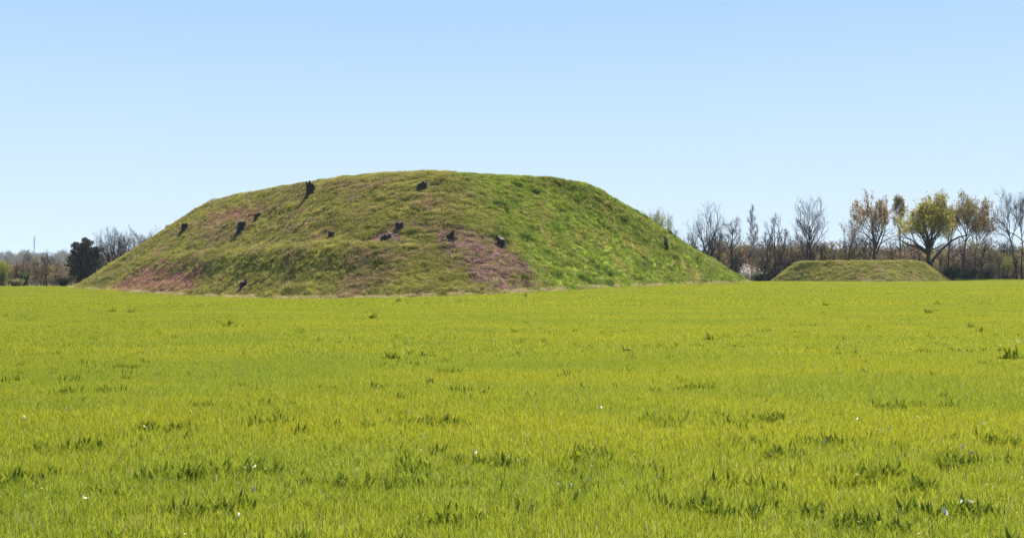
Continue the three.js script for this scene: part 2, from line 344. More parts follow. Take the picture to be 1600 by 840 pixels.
// sward on the mounds
const slopeNormal = (shape, u, t) => { const e = .004, a = shape.smoothPoint(u + e, t).sub(shape.smoothPoint(u - e, t)), b = shape.smoothPoint(u, t + .03).sub(shape.smoothPoint(u, Math.max(0, t - .03))); const n = a.cross(b).normalize(); return n.y < 0 ? n.negate() : n; };
function sward(mound, shape, colour, us, tHi, count, size, seed, litter) {
  const r = rng(seed), lists = [[], [], [], []], sticks = [[], []];
  for (let i = 0; i < count; i++) {
    const u = mix(us[0], us[1], r()), t = r() * tHi, p = shape.point(u, t), m = litter ? litter(u, t) : 0;
    const c = colour(((u % 1) + 1) % 1, t, p), k = .6 + .8 * r(), cl = fbm(p.x / 1.4, p.y, p.z / 1.4, 2);
    if (r() < m * .9) { const nq = new THREE.Quaternion().setFromUnitVectors(Y, slopeNormal(shape, u, t)); sticks[i % 2].push({ p: V(p.x, p.y + .01, p.z), tilt: nq, yaw: r() * 6.283, s: V(1, 1, 1).multiplyScalar(.7 + r() * .7), c: (f => wrapU(((u % 1) + 1) % 1) > .1 ? [.56 * f, .31 * f, .215 * f] : [.30 * f, .185 * f, .15 * f])(.3 + 1.0 * r()) }); continue; }
    const s = size * (.65 + .5 * r() + 1.6 * Math.max(0, cl));
    const dead = r() < .13 ? .75 : 0, cc = mix3(c, [.33, .27, .15], dead);
    lists[i % 4].push({ p, yaw: r() * 6.283, s: V(s, s * (.7 + .6 * r()), s), c: [cc[0] * k, cc[1] * k, cc[2] * k] });
  }
  for (let i = 0; i < count * .05; i++) {                 // longer dry grass left along the foot, where the mower turns
    const u = mix(us[0], us[1], r()), t = mix(.012, .045, r()), p = shape.point(u, t); if (fbm(u * 60, t * 9, 3, 2) < -.12) continue;
    const k = .6 + .7 * r(), c = r() < .75 ? [.42, .35, .20] : [.22, .22, .05]; lists[i % 4].push({ p, yaw: r() * 6.283, s: V(1, .8 + .8 * r(), 1), c: c.map(x => x * k) });
  }
  if (litter) for (let i = 0; i < 60000; i++) {           // taller, darker weed tufts in clusters
    const u = mix(us[0], us[1], r()), t = .03 + .98 * r(), L = lushness(((u % 1) + 1) % 1, t), p = shape.point(u, t); if (fbm(p.x / 2.6 + 5, p.y / 1.6, p.z / 2.6, 3) < mix(.42, .32, L) + .08 * r()) continue;
    const s = 1.1 + 1.2 * r(), k = .7 + .5 * r(); lists[i % 4].push({ p, yaw: r() * 6.283, s: V(s, s * (.8 + .5 * r()), s), c: mix3([.095, .105, .03], [.075, .125, .022], L).map(x => x * k) });
  }
  const cols = [[1, 1, 1, .7], [1.3, 1.15, 1.1, .2], [.7, .85, .8, .1]];
  lists.forEach((l, i) => scatter(mound, 'grass_cover', bladePatch(300 + i, 34, .33, .12, .36, .03, cols, .8), tuftMat, l));
  if (litter) sticks.forEach((l, i) => {
    const q = rng(40 + i), A = new Acc(true);
    for (let k = 0; k < 26; k++) { const a = q() * 6.283, e = .08 + .22 * q(), x = (q() - .5) * .7, z = (q() - .5) * .7, y = .015 + .035 * q(), dx = Math.cos(a) * e, dz = Math.sin(a) * e, dy = (q() - .5) * .05, w = .012 + .012 * q(), f = .5 + .8 * q();
      A.quad(V(x - dx - dz * w * 5, y - dy, z - dz + dx * w * 5), V(x - dx + dz * w * 5, y - dy, z - dz - dx * w * 5), V(x + dx + dz * w * 3, y + dy, z + dz - dx * w * 3), V(x + dx - dz * w * 3, y + dy, z + dz + dx * w * 3), [f, f, f]); }
    scatter(mound, 'plant_litter', A.geo(), tuftMat, l);
  });
}
sward(bigMound, mainMound, mainColour, [-8 / 18, 8 / 18], 1.22, 140000, .86, 7, litterAt);
sward(lowMound, smallMound, smallColour, [-.32, .42], 1.2, 16000, .85, 8, null);

// ------------------------------------------------------------------ tree stumps on the main mound
const barkTex = tex(256, 256, (u, v) => { const r = Math.abs(N(u * 22, v * 4, 3)) + .5 * Math.abs(N(u * 44, v * 9, 8)); const k = .35 + 1.0 * r; return [k, k, k]; }, false);
const stumpBark = new THREE.MeshPhysicalMaterial({ color: new THREE.Color().setRGB(.060, .050, .046), roughness: 1, specularIntensity: .2, bumpMap: barkTex, bumpScale: .05, map: barkTex });
const stumpWood = new THREE.MeshPhysicalMaterial({ color: new THREE.Color().setRGB(.14, .115, .095), roughness: .95, specularIntensity: .2 });
const stumpNormal = (u, t) => slopeNormal(mainMound, u, t);
function stump(px, py, R, H, seed, label, o = {}) {       // px, py: where its foot is seen
  const h = castMain(px, py), r = rng(seed), g = new THREE.Group();
  tag(top(g, 'tree_stump'), label, 'stump', 'tree stumps on the big mound');
  const f = mainMound.point(h.u, h.t); g.position.copy(f); g.position.y -= .15; g.rotation.y = r() * 6.28;
  const n = stumpNormal(h.u, h.t); g.rotation.order = 'YXZ';
  const sides = 22, rows = 9, A = new Acc(false), ph = r() * 6, lobes = 4 + Math.floor(r() * 3);
  const ring = (k) => { const v = k / rows, pts = []; for (let s = 0; s < sides; s++) { const a = s / sides * 6.2832, flare = 1 + .55 * Math.pow(1 - v, 2.6) * (1 + .7 * Math.cos(a * lobes + ph)), w = 1 + .22 * N(Math.cos(a) * 1.7 + seed, Math.sin(a) * 1.7, v * 2);
    const jag = k === rows ? H * 1.5 * (o.jag ?? .16) * (N(Math.cos(a) * 2.2 + seed * 3, Math.sin(a) * 2.2, 2) * 1.6 + (o.tear ?? .35) * Math.cos(a + ph)) : 0;
    pts.push(V(Math.cos(a) * R * flare * w * (1 - .12 * v) + (o.lean ?? 0) * v * H, -.5 + (H + .5) * v + jag, Math.sin(a) * R * flare * w * (1 - .12 * v))); } return pts; };
  const all = []; for (let k = 0; k <= rows; k++) all.push(ring(k));
  const geo = new THREE.BufferGeometry(), pos = [], uv = [], idx = [];
  all.forEach((p, k) => { for (let s = 0; s <= sides; s++) { const q = p[s % sides]; pos.push(q.x, q.y, q.z); uv.push(s / sides * 2, k / rows); } });
  for (let k = 0; k < rows; k++) for (let s = 0; s < sides; s++) { const a = k * (sides + 1) + s, b = a + sides + 1; idx.push(a, b, a + 1, a + 1, b, b + 1); }
  geo.setAttribute('position', new THREE.Float32BufferAttribute(pos, 3)); geo.setAttribute('uv', new THREE.Float32BufferAttribute(uv, 2)); geo.setIndex(idx); geo.computeVertexNormals();
  part(g, 'trunk', geo, stumpBark);
  const lid = all[rows], cx = lid.reduce((s, p) => s.add(p), V(0, 0, 0)).multiplyScalar(1 / sides); cx.y -= H * .06;
  for (let s = 0; s < sides; s++) A.tri(lid[s], cx, lid[(s + 1) % sides]);
  part(g, 'cut_top', A.geo(), stumpWood);
  for (let k = 0; k < lobes; k++) {                        // roots running out into the turf
    const a = (k / lobes) * 6.2832 - ph / lobes + .2 * r(), q = new Acc(false), L = R * (1.5 + .9 * r()), pts = [], rad = [];
    for (let s = 0; s <= 5; s++) { const w = s / 5, b = a + .35 * N(k, w * 2, seed); pts.push(V(Math.cos(b) * (R * .7 + L * w), .32 * H * (1 - w) ** 2 - .25 - .25 * w, Math.sin(b) * (R * .7 + L * w))); rad.push(R * (.30 - .22 * w)); }
    // roots follow the slope
    const c = Math.cos(g.rotation.y), sn = Math.sin(g.rotation.y); for (const p of pts) { const wx = p.x * c + p.z * sn, wz = -p.x * sn + p.z * c; p.y -= (wx * n.x + wz * n.z) / n.y; }
    q.tube(pts, rad, 6); part(g, 'root', q.geo(), stumpBark);
  }
  return shade(g);
}
stump(486, 303, .66, 1.6, 1, 'tallest dark stump near the top edge of the mound left of its peak', { lean: .12, tear: .8 });
stump(660, 296, .72, 1.0, 2, 'broad grey stump just below the highest point of the mound', { jag: .25 });
stump(288, 362, .60, 1.25, 3, 'leftmost dark stump on the mound, high on its left slope', { tear: .7 });
stump(377, 362, .62, 1.65, 4, 'tall narrow stump on the upper left slope below a smaller one', { tear: .2 });
stump(402, 341, .50, .95, 5, 'small stump up and right of the tall narrow stump on the left slope');
stump(518, 373, .48, .85, 6, 'small lone round stump in the middle of the mound face');
stump(624, 361, .50, .95, 7, 'rounded black stump above a scatter of pale broken wood');
stump(604, 380, .72, .70, 8, 'low wide stump below the rounded black one in mid slope', { jag: .3 });
stump(704, 375, .46, .95, 9, 'torn stump at the upper left corner of the large brown bare patch', { tear: 1.2, jag: .3 });
stump(783, 383, .50, 1.1, 10, 'tall dark stump at the upper right corner of the large brown bare patch', { tear: 1.1 });
stump(380, 450, .48, 1.10, 11, 'lowest stump, near the foot of the mound at the left', { jag: .22 });
stump(1041, 387, .32, 1.3, 12, 'pointed broken stump far out on the right slope of the mound', { jag: .45, tear: 1 });
stump(332, 322, .50, .45, 13, 'low weathered stump on the left skyline shoulder of the mound', { jag: .3 });
stump(826, 276, .40, .40, 14, 'tiny stump on the top edge of the mound right of its peak', { jag: .3 });
{ // thin stake in the bare patch
  const h = castMain(712, 400), p = mainMound.point(h.u, h.t), g = new THREE.Group(); tag(top(g, 'wooden_stake'), 'thin dark stake standing in the large brown bare patch', 'stake'); g.position.copy(p);
  const a = new Acc(false); a.tube([V(0, -.3, 0), V(.01, .3, 0), V(.03, .62, .01)], [.07, .065, .055], 7); part(g, 'post', a.geo(), stumpBark);
  const b = new Acc(false); b.tube([V(.03, .6, .01), V(.035, .66, .01), V(.036, .69, .01)], [.055, .045, .004], 7); part(g, 'pointed_end', b.geo(), stumpWood);
}
{ // loose wood lying on the slope
  const spots = [[612, 368, .5, .9], [617, 371, -.6, .8], [608, 366, 1.2, .6], [697, 379, .2, 1.3], [730, 384, -.3, 1.6], [773, 370, .7, .8], [757, 389, .9, .9], [799, 384, -.5, 1.0], [690, 368, -.7, 1.1]];
  const says = ['pale broken branch nearest the rounded black stump', 'pale broken branch lying between the two mid-slope stumps', 'shortest pale branch left of the rounded black stump', 'dark branch lying just under the torn stump', 'long dark branch across the upper part of the brown bare patch', 'pale branch left of the stump at the patch corner', 'short branch in the middle of the brown bare patch', 'branch lying right of the stump at the patch corner', 'branch lying left of the torn stump'];
  const woodPale = new THREE.MeshPhysicalMaterial({ color: new THREE.Color().setRGB(.30, .25, .21), roughness: 1, specularIntensity: .1 });
  spots.forEach(([px, py, a, L], i) => {
    const h = castMain(px, py), p = mainMound.point(h.u, h.t), n = stumpNormal(h.u, h.t), g = new THREE.Group(); tag(top(g, 'fallen_branch'), says[i], 'branch', 'broken wood on the mound');
    g.position.copy(p).addScaledVector(n, .12); g.quaternion.setFromUnitVectors(Y, n); const d = V(Math.cos(a), 0, Math.sin(a)).multiplyScalar(L / 2), m = i < 3 || i === 5 ? woodPale : stumpWood;
    const A = new Acc(false); A.tube([d.clone().negate(), V(0, .05, .03), d], [.09, .075, .04], 6); part(g, 'stem', A.geo(), m);
    const B = new Acc(false), e = V(-d.z, .25, d.x).multiplyScalar(.5); B.tube([d.clone().multiplyScalar(.2), d.clone().multiplyScalar(.35).add(e)], [.05, .02], 5); part(g, 'side_twig', B.geo(), m);
  });
}

// ------------------------------------------------------------------ trees
const barkMat = new THREE.MeshPhysicalMaterial({ color: new THREE.Color().setRGB(.040, .033, .030), roughness: 1, specularIntensity: .15 });
const paleBark = new THREE.MeshPhysicalMaterial({ color: new THREE.Color().setRGB(.17, .155, .14), roughness: 1, specularIntensity: .15 });
const twigMat = new THREE.MeshPhysicalMaterial({ color: new THREE.Color().setRGB(.075, .060, .056), roughness: 1, specularIntensity: .1, side: THREE.DoubleSide });
const paleTwig = new THREE.MeshPhysicalMaterial({ color: new THREE.Color().setRGB(.19, .17, .155), roughness: 1, specularIntensity: .1, side: THREE.DoubleSide });
const treeLeaf = leafMat(.95, .45);
const bend = (r, p, d, L, n, wig, up) => { const pts = [p.clone()], q = d.clone().normalize(); let c = p.clone(); for (let i = 0; i < n; i++) { q.x += (r() - .5) * wig; q.z += (r() - .5) * wig; q.y += (r() - .5) * wig * .7 + up; q.normalize(); c = c.clone().addScaledVector(q, L / n); pts.push(c); } return pts; };
const along = (pts, s) => { const x = s * (pts.length - 1), i = Math.min(pts.length - 2, Math.floor(x)); return [V().lerpVectors(pts[i], pts[i + 1], x - i), V().subVectors(pts[i + 1], pts[i]).normalize()]; };
const aside = (r, d, ang) => { const p = V(r() - .5, r() - .5, r() - .5).cross(d).normalize(); return d.clone().multiplyScalar(Math.cos(ang)).addScaledVector(p, Math.sin(ang)); };
function leafQuad(A, r, p, s, cols) {
  const a = V(r() - .5, r() - .5, r() - .5).normalize(), b = V(r() - .5, r() - .5, r() - .5).cross(a).normalize(), c = cols[Math.floor(r() * cols.length)], f = .75 + .5 * r(), w = s * (.35 + .25 * r());
  A.quad(p.clone().addScaledVector(a, -s * .5), p.clone().addScaledVector(b, w), p.clone().addScaledVector(a, s * .5), p.clone().addScaledVector(b, -w), c.map(x => x * f));
}
// H height, R trunk radius, fork: where limbs begin (share of H), reach: limb length, limbs, up: how strongly limbs turn upwards, rise: angle of limbs from the stem
function growTree(o) {
  const r = rng(o.seed), out = { trunks: [], limbs: [], twigs: new Acc(false), leaves: new Acc(true) };
  const stems = o.stems ?? [[0, 0, o.lean ?? 0, 1]];
  for (const [sx, sz, lean, hs] of stems) {
    const H = o.H * hs, T = new Acc(false), pts = [], rad = [], n = 10;
    const w1 = r() * 9, w2 = r() * 9, cr = o.crook ?? .25;
    for (let i = 0; i <= n; i++) { const v = i / n; pts.push(V(sx + lean * H * Math.pow(v, 1.25) + cr * H * .09 * N(v * 2.6, w1, 1) * v ** .3, -.3 + (H * (o.top ?? .8)) * v, sz + cr * H * .09 * N(v * 2.6, w2, 4) * v ** .3)); rad.push(o.R * hs * (1.25 * (i === 0 ? 1.25 : 1) - 1.02 * v ** .8) + .03); }
    T.tube(pts, rad, 8); out.trunks.push(T);
    const nl = Math.max(3, Math.round(o.limbs * hs)); let az = r() * 6.28;
    for (let k = 0; k < nl; k++) {
      const f = mix(o.fork, .98, (k + .5 * r()) / nl), [p, d] = along(pts, f); az += 2.4 + (r() - .5) * .9;
      const q = (f - o.fork) / (1 - o.fork), ang = mix((o.rise ?? 1.0) * 1.2, .4, q) * (.8 + .4 * r());
      const dir = d.clone().multiplyScalar(Math.cos(ang)).add(V(Math.cos(az), 0, Math.sin(az) * .9).multiplyScalar(Math.sin(ang)));
      const L = o.reach * hs * (o.cone ? mix(1, .45, q) : o.vase ? mix(1.1, .64, q) : mix(.85, .75, q) + .25 * Math.sin(q * 3.1)) * (.75 + .45 * r()), B = new Acc(false);
      const lr = Math.min(rad[Math.min(n, Math.round(f * n))] * .75, o.R * hs * .5) * (.7 + .3 * r());
      const lp = bend(r, p, dir, L, 8, .42 * (o.wig ?? 1), o.up ?? .035), lrad = lp.map((_, i) => lr * (1 - .85 * i / 8) + .02);
      B.tube(lp, lrad, 6);
      const n2 = o.n2 ?? 7;
      for (let j = 0; j < n2; j++) {
        const s2 = mix(.25, 1, (j + r()) / n2), [p2, d2] = along(lp, Math.min(.999, s2)), L2 = L * .52 * (1.15 - .6 * s2) * (.7 + .6 * r()), dd = aside(r, d2, .5 + .45 * r()); dd.y += .15;
        const q2 = bend(r, p2, dd, L2, 5, .5 * (o.wig ?? 1), (o.up ?? .035) * 1.1), r2 = Math.max(.024, lrad[Math.round(s2 * 8)] * .55);
        B.tube(q2, q2.map((_, i) => r2 * (1 - .7 * i / 5) + .008), 4);
        const n3 = o.n3 ?? 7;
        for (let m = 0; m < n3; m++) {
          const s3 = mix(.2, 1, (m + r()) / n3), [p3, d3] = along(q2, Math.min(.999, s3)), L3 = Math.max(.5, L2 * .5 * (.6 + .7 * r())), d4 = aside(r, d3, .45 + .5 * r()); d4.y += .12;
          const q3 = bend(r, p3, d4, L3, 3, .5, o.up ?? .035), tw = o.tw ?? .021;
          out.twigs.tube(q3, [tw * 1.25, tw, tw * .8, tw * .5], 3);
          const n4 = o.n4 ?? 5;
          for (let e = 0; e < n4; e++) {
            const [p4, d5] = along(q3, mix(.2, .999, r())), d6 = aside(r, d5, .4 + .6 * r()), L4 = (.35 + .55 * r()) * (o.twl ?? 1.35), w = V(r() - .5, r() - .5, r() - .5).cross(d6).normalize().multiplyScalar(tw * .7), e4 = p4.clone().addScaledVector(d6, L4);
            out.twigs.tri(p4.clone().add(w), p4.clone().sub(w), e4);
            if (o.leaf && r() < o.leaf.p * (o.leaf.low === undefined ? 1 : smooth(o.leaf.low - .15, o.leaf.low + .1, e4.y / o.H)) && N(p2.x * .5 + o.seed, p2.y * .5, p2.z * .5) > (o.leaf.gap ?? -.3))
              for (let z = 0; z < o.leaf.n; z++) leafQuad(out.leaves, r, V(e4.x + (r() - .5) * o.leaf.spread, e4.y + (r() - .5) * o.leaf.spread, e4.z + (r() - .5) * o.leaf.spread), o.leaf.s * (.6 + .8 * r()), o.leaf.cols);
          }
        }
      }
      out.limbs.push(B);
    }
  }
  return out;
}
function plantTree(name, label, px, py, d, o) {
  const g = new THREE.Group(); tag(top(g, name), label, 'tree', o.group ?? 'trees at the far edge of the meadow');
  const p = at(px, py, d); g.position.set(p.x, groundY(p.x, p.z) - .1, p.z);
  o.H = groundTop(o.topY, d) - g.position.y;
  const t = growTree(o), all = [...t.trunks, ...t.limbs, t.twigs, t.leaves]; let hi = 0, x0 = 1e9, x1 = -1e9;
  for (const a of [t.twigs]) for (let i = 0; i < a.p.length; i += 3) { hi = Math.max(hi, a.p[i + 1]); x0 = Math.min(x0, a.p[i]); x1 = Math.max(x1, a.p[i]); }
  const ky = o.H / hi, kx = o.wPx ? clamp(o.wPx * d / F / (x1 - x0), .6, 1.9) : ky;                        // the height and spread it has in the photograph
  for (const a of all) for (let i = 0; i < a.p.length; i += 3) { a.p[i] *= kx; a.p[i + 1] *= ky; a.p[i + 2] *= kx; }
  const bm = o.pale ? paleBark : barkMat, tm = o.pale ? paleTwig : twigMat;
  t.trunks.forEach(T => part(g, 'trunk', T.geo(), bm));
  t.limbs.forEach(B => part(g, 'limb', B.geo(), bm));
  if (!t.twigs.empty) part(g, 'twigs', t.twigs.geo(), tm);
  if (!t.leaves.empty) part(g, 'crown', t.leaves.geo(), treeLeaf);
  return g;
}
const groundTop = (py, d) => EYE - (py - HORIZON) / F * d;
const OR = [[.25, .15, .065], [.21, .15, .065], [.17, .13, .055], [.29, .19, .095]], YG = [[.26, .235, .04], [.20, .20, .04], [.30, .25, .045], [.22, .17, .05]], PG = [[.20, .22, .09], [.16, .19, .07], [.24, .24, .12]], TAN = [[.28, .20, .10], [.22, .17, .08], [.20, .18, .07]], MIXL = [[.25, .14, .06], [.20, .16, .05], [.18, .165, .04], [.23, .17, .06]];
const T_ = plantTree;
T_('budding_tree', 'rounded pale green budding tree peeping over the right slope of the mound', 1018, 438, 300, { wPx: 44, seed: 11, topY: 317, R: .32, vase: 1, top: .5, fork: .55, reach: 10, limbs: 10, rise: .8, up: .01, leaf: { p: .8, n: 3, low: .55, s: .34, spread: .7, cols: PG, gap: -.25 } });
T_('bare_tree', 'thin bare tree right of the pale green budding tree, half behind the mound', 1043, 438, 305, { wPx: 40, seed: 12, topY: 324, R: .26, fork: .4, reach: 5.5, limbs: 7, rise: .8, pale: true, n4: 3 });
T_('bare_tree', 'small bare tree leaning out just above the slope of the mound', 1062, 438, 308, { wPx: 44, seed: 32, topY: 348, R: .22, fork: .4, reach: 5, limbs: 6, rise: .9, lean: -.1, n4: 3 });
T_('bare_tree', 'largest bare tree behind the mound, with several stout limbs spreading from a low fork', 1104, 438, 292, { wPx: 82, seed: 13, topY: 309, R: .55, vase: 1, top: .55, fork: .45, reach: 11, limbs: 10, rise: .8, up: .02, n4: 4, stems: [[0, 0, .06, 1], [-1.2, .6, -.22, .82]] });
T_('bare_tree', 'short bare tree between the largest bare tree and a straight one', 1124, 438, 300, { wPx: 36, seed: 14, topY: 352, R: .25, fork: .35, reach: 4.0, limbs: 7 });
T_('bare_tree', 'straight bare tree right of the largest bare tree, its foot behind the mound', 1143, 438, 290, { wPx: 48, seed: 15, topY: 333, R: .34, fork: .4, reach: 4.6, limbs: 9, rise: .6, lean: .02 });
T_('pale_slender_tree', 'tall slender pale tree of three thin parallel stems beside a white flowering shrub', 1177, 438, 296, { wPx: 32, seed: 16, topY: 315, R: .20, fork: .35, reach: 3.6, limbs: 15, rise: 1.0, up: .04, cone: true, pale: true, top: .93, reachUp: 1.04, stems: [[0, 0, 0, 1], [-.9, .5, 0, .92], [1.6, -.3, .02, .75]], n2: 5, n3: 5, n4: 3 });
T_('bare_tree', 'dark knotty tree with stubby side branches left of the small mound', 1196, 439, 280, { wPx: 38, seed: 17, topY: 350, R: .34, fork: .28, reach: 3.8, limbs: 9, rise: 1.1, crook: .6, wig: 1.5, lean: .07 });
T_('bare_tree', 'tall bare tree with a long right-leaning limb at the left foot of the small mound', 1212, 437, 285, { wPx: 54, seed: 18, topY: 329, R: .36, fork: .38, reach: 5.2, limbs: 8, rise: .75, crook: .5, wig: 1.3, stems: [[0, 0, -.02, 1], [.6, 0, .26, .82]] });
T_('bare_tree', 'tall finely twigged bare tree behind the left end of the small mound', 1266, 437, 300, { wPx: 68, seed: 19, topY: 297, R: .42, vase: 1, top: .6, fork: .5, reach: 10, limbs: 12, rise: .75, up: .02, n4: 5, stems: [[0, 0, .01, 1], [-1.6, .8, .03, .72]], tw: .022 });
T_('bare_tree', 'thin dark trunk right of the tall finely twigged tree', 1284, 437, 312, { wPx: 20, seed: 20, topY: 372, R: .22, fork: .5, reach: 3, limbs: 6 });
T_('budding_tree', 'wide spreading tree with tan buds behind the middle of the small mound', 1327, 437, 295, { wPx: 64, seed: 21, topY: 334, R: .34, vase: 1, top: .5, fork: .45, reach: 9, limbs: 10, rise: .95, up: .02, crook: .6, wig: 1.2, leaf: { p: .35, n: 2, s: .36, spread: .7, cols: TAN, low: .7 } });
T_('bare_tree', 'thin bare pole of a tree between the tan and the orange tree', 1350, 437, 298, { wPx: 18, seed: 22, topY: 364, R: .20, fork: .45, reach: 2.4, limbs: 7 });
T_('orange_leaved_tree', 'broad tree with a flat crown of orange-brown leaves behind the small mound', 1367, 437, 288, { wPx: 94, seed: 23, topY: 297, R: .75, vase: 1, top: .5, fork: .6, reach: 12, limbs: 13, rise: .85, up: .012, wig: 1.15, leaf: { p: .85, n: 4, s: .36, spread: .9, cols: OR, low: .6, gap: -.14 } });
T_('orange_leaved_tree', 'narrow thin-trunked tree with a sparse orange top between two broad trees', 1407, 437, 300, { wPx: 32, seed: 24, topY: 303, R: .26, fork: .5, reach: 3.6, limbs: 9, rise: .7, leaf: { p: .45, n: 3, s: .34, spread: .8, cols: MIXL, low: .62 } });
const oak = T_('oak_tree', 'great dark-trunked oak with a dense yellow-green crown at the right end of the small mound', 1451, 438, 276, { wPx: 100, seed: 25, topY: 298, R: 1.1, vase: 1, top: .46, fork: .55, reach: 12, limbs: 16, rise: .95, up: .012, wig: 1.15, n2: 8, leaf: { p: 1, n: 7, s: .36, spread: 1.1, cols: YG, low: .58, gap: -.3 } });
{ // its long arching lower limb
  const B = new Acc(false), s = 276 / F; B.tube([[1454, 412], [1462, 402], [1473, 389], [1486, 377], [1500, 370], [1513, 367], [1522, 369]].map(([x, y], i) => { const p = at(x, y, 276 + i * .5); return p.sub(oak.position); }), [.36, .33, .29, .25, .20, .14, .06], 8); part(oak, 'limb', B.geo(), barkMat);
}
T_('bare_tree', 'slim leaning trunk between the great oak and its orange neighbour', 1481, 438, 284, { wPx: 44, seed: 26, topY: 322, R: .30, fork: .5, reach: 4.4, limbs: 8, rise: .7, lean: .10, leaf: { p: .3, n: 3, s: .34, spread: .8, cols: YG, low: .6 } });
T_('orange_leaved_tree', 'tall tree with a mixed orange and green crown right of the great oak', 1503, 438, 284, { wPx: 64, seed: 27, topY: 296, R: .45, vase: 1, top: .58, fork: .66, reach: 9.5, limbs: 13, rise: .85, up: .015, lean: .13, leaf: { p: .75, n: 3, s: .36, spread: .9, cols: MIXL, low: .52, gap: -.16 } });
T_('orange_leaved_tree', 'thinner orange-leaved tree on the right edge of the mixed crown', 1523, 438, 288, { wPx: 46, seed: 28, topY: 312, R: .32, vase: 1, top: .55, fork: .65, reach: 9, limbs: 10, rise: .75, up: .02, lean: .05, leaf: { p: .5, n: 3, s: .35, spread: .8, cols: MIXL, low: .55 } });
T_('bare_tree', 'crooked low bare tree bending right under the orange crown', 1531, 438, 280, { wPx: 42, seed: 29, topY: 366, R: .36, fork: .3, reach: 4.2, limbs: 7, crook: 1.2, wig: 1.9, lean: .22 });
T_('bare_tree', 'tall bare tree near the right picture edge with its trunk leaning left', 1590, 438, 278, { wPx: 58, seed: 30, topY: 286, R: .34, vase: 1, top: .6, fork: .6, reach: 9.5, limbs: 11, rise: .6, up: .015, lean: -.17, n4: 5 });
T_('bare_tree', 'rightmost tall upright bare tree, cut by the picture edge', 1597, 438, 282, { wPx: 54, seed: 31, topY: 284, R: .34, vase: 1, top: .6, fork: .6, reach: 9.5, limbs: 11, rise: .65, up: .015, lean: .01, n4: 5 });
T_('bare_tree', 'short forked dark trunk low between the crooked tree and the right edge', 1562, 438, 300, { wPx: 24, seed: 33, topY: 392, R: .22, fork: .4, reach: 3, limbs: 7 });
// left hand side
T_('bare_tree', 'thickly twigged bare tree right behind the dark evergreen', 172, 446, 300, { wPx: 64, seed: 41, topY: 349, R: .36, vase: 1, top: .55, fork: .35, reach: 9, limbs: 12, rise: .9, n4: 5, n3: 7, tw: .022, stems: [[0, 0, -.04, 1], [2.6, 1, .08, .9]] });
T_('bare_tree', 'bare tree on the left skyline, second from the dark evergreen', 203, 446, 305, { wPx: 64, seed: 42, topY: 346, R: .34, vase: 1, top: .55, fork: .35, reach: 9, limbs: 11, rise: .9, n4: 5, n3: 7, tw: .022 });
T_('bare_tree', 'bare tree on the left skyline whose top just clears the slope of the mound', 232, 446, 305, { wPx: 56, seed: 43, topY: 347, R: .34, vase: 1, top: .55, fork: .35, reach: 9, limbs: 11, rise: .9, n4: 5, n3: 6 });
T_('bare_tree', 'twiggy bare tree rising between the first two on the left skyline', 188, 446, 312, { wPx: 56, seed: 46, topY: 352, R: .3, fork: .2, reach: 6, limbs: 11, rise: .9, n4: 5, tw: .022 });
T_('bare_tree', 'twiggy bare tree rising between the last two on the left skyline', 218, 446, 314, { wPx: 56, seed: 47, topY: 353, R: .3, fork: .22, reach: 6, limbs: 11, rise: .9, n4: 5, tw: .022 });
T_('bare_tree', 'lone dark bare trunk at the left edge of the meadow', 72, 446, 285, { wPx: 26, seed: 44, topY: 391, R: .24, fork: .45, reach: 3.0, limbs: 6, rise: .6, n2: 4, n3: 4, n4: 2, stems: [[0, 0, -.03, 1], [.1, 0, -.16, .85]] });
T_('bare_tree', 'thin bare sapling left of the lone dark trunk', 55, 446, 300, { wPx: 16, seed: 45, topY: 408, R: .16, fork: .4, reach: 2.2, limbs: 6, rise: .6, n2: 4, n3: 3, n4: 2 });
{ // evergreen
  const g = new THREE.Group(); tag(top(g, 'evergreen_tree'), 'dark bushy evergreen tree at the left foot of the mound', 'tree'); const p = at(133, 446, 285); g.position.set(p.x, groundY(p.x, p.z) - .1, p.z);
  const r = rng(77), H = groundTop(374, 285) - g.position.y, A = new Acc(true), B = new Acc(false), C = [[.050, .058, .034], [.038, .046, .030], [.070, .070, .042], [.062, .052, .038]];
  for (const [sx, hs, lean] of [[0, 1, .01], [-1.9, .93, -.02], [2.2, .82, .05]]) {
    B.tube([0, .25, .5, .75, 1].map(v => V(sx + lean * H * v, -.3 + H * hs * .96 * v, .3 * N(v * 3, sx))), [.3, .24, .18, .1, .03], 7);
    for (let k = 0; k < 52; k++) { const v = .05 + .95 * (k + r()) / 52, az = r() * 6.28, L = (3.5 * Math.pow(1 - v, .42) * smooth(-.25, .35, v) + .5) * (.6 + .6 * r()), base = V(sx + lean * H * v, H * hs * v * .97, 0), dir = V(Math.cos(az), .28 + .35 * r(), Math.sin(az)), q = bend(r, base, dir, L, 4, .3, .04);
      B.tube(q, [.06, .05, .04, .03, .015], 3);
      for (let e = 0; e < 110; e++) { const s = Math.sqrt(mix(.08, 1, r())) * .999, [c] = along(q, s), w = 1.5 * (1.1 - .5 * s); leafQuad(A, r, V(c.x + (r() - .5) * w, c.y + (r() - .5) * w * .8 + .1, c.z + (r() - .5) * w), .30 * (.6 + .8 * r()), C); } }
  }
  part(g, 'trunk', B.geo(), barkMat); part(g, 'crown', A.geo(), treeLeaf);
}

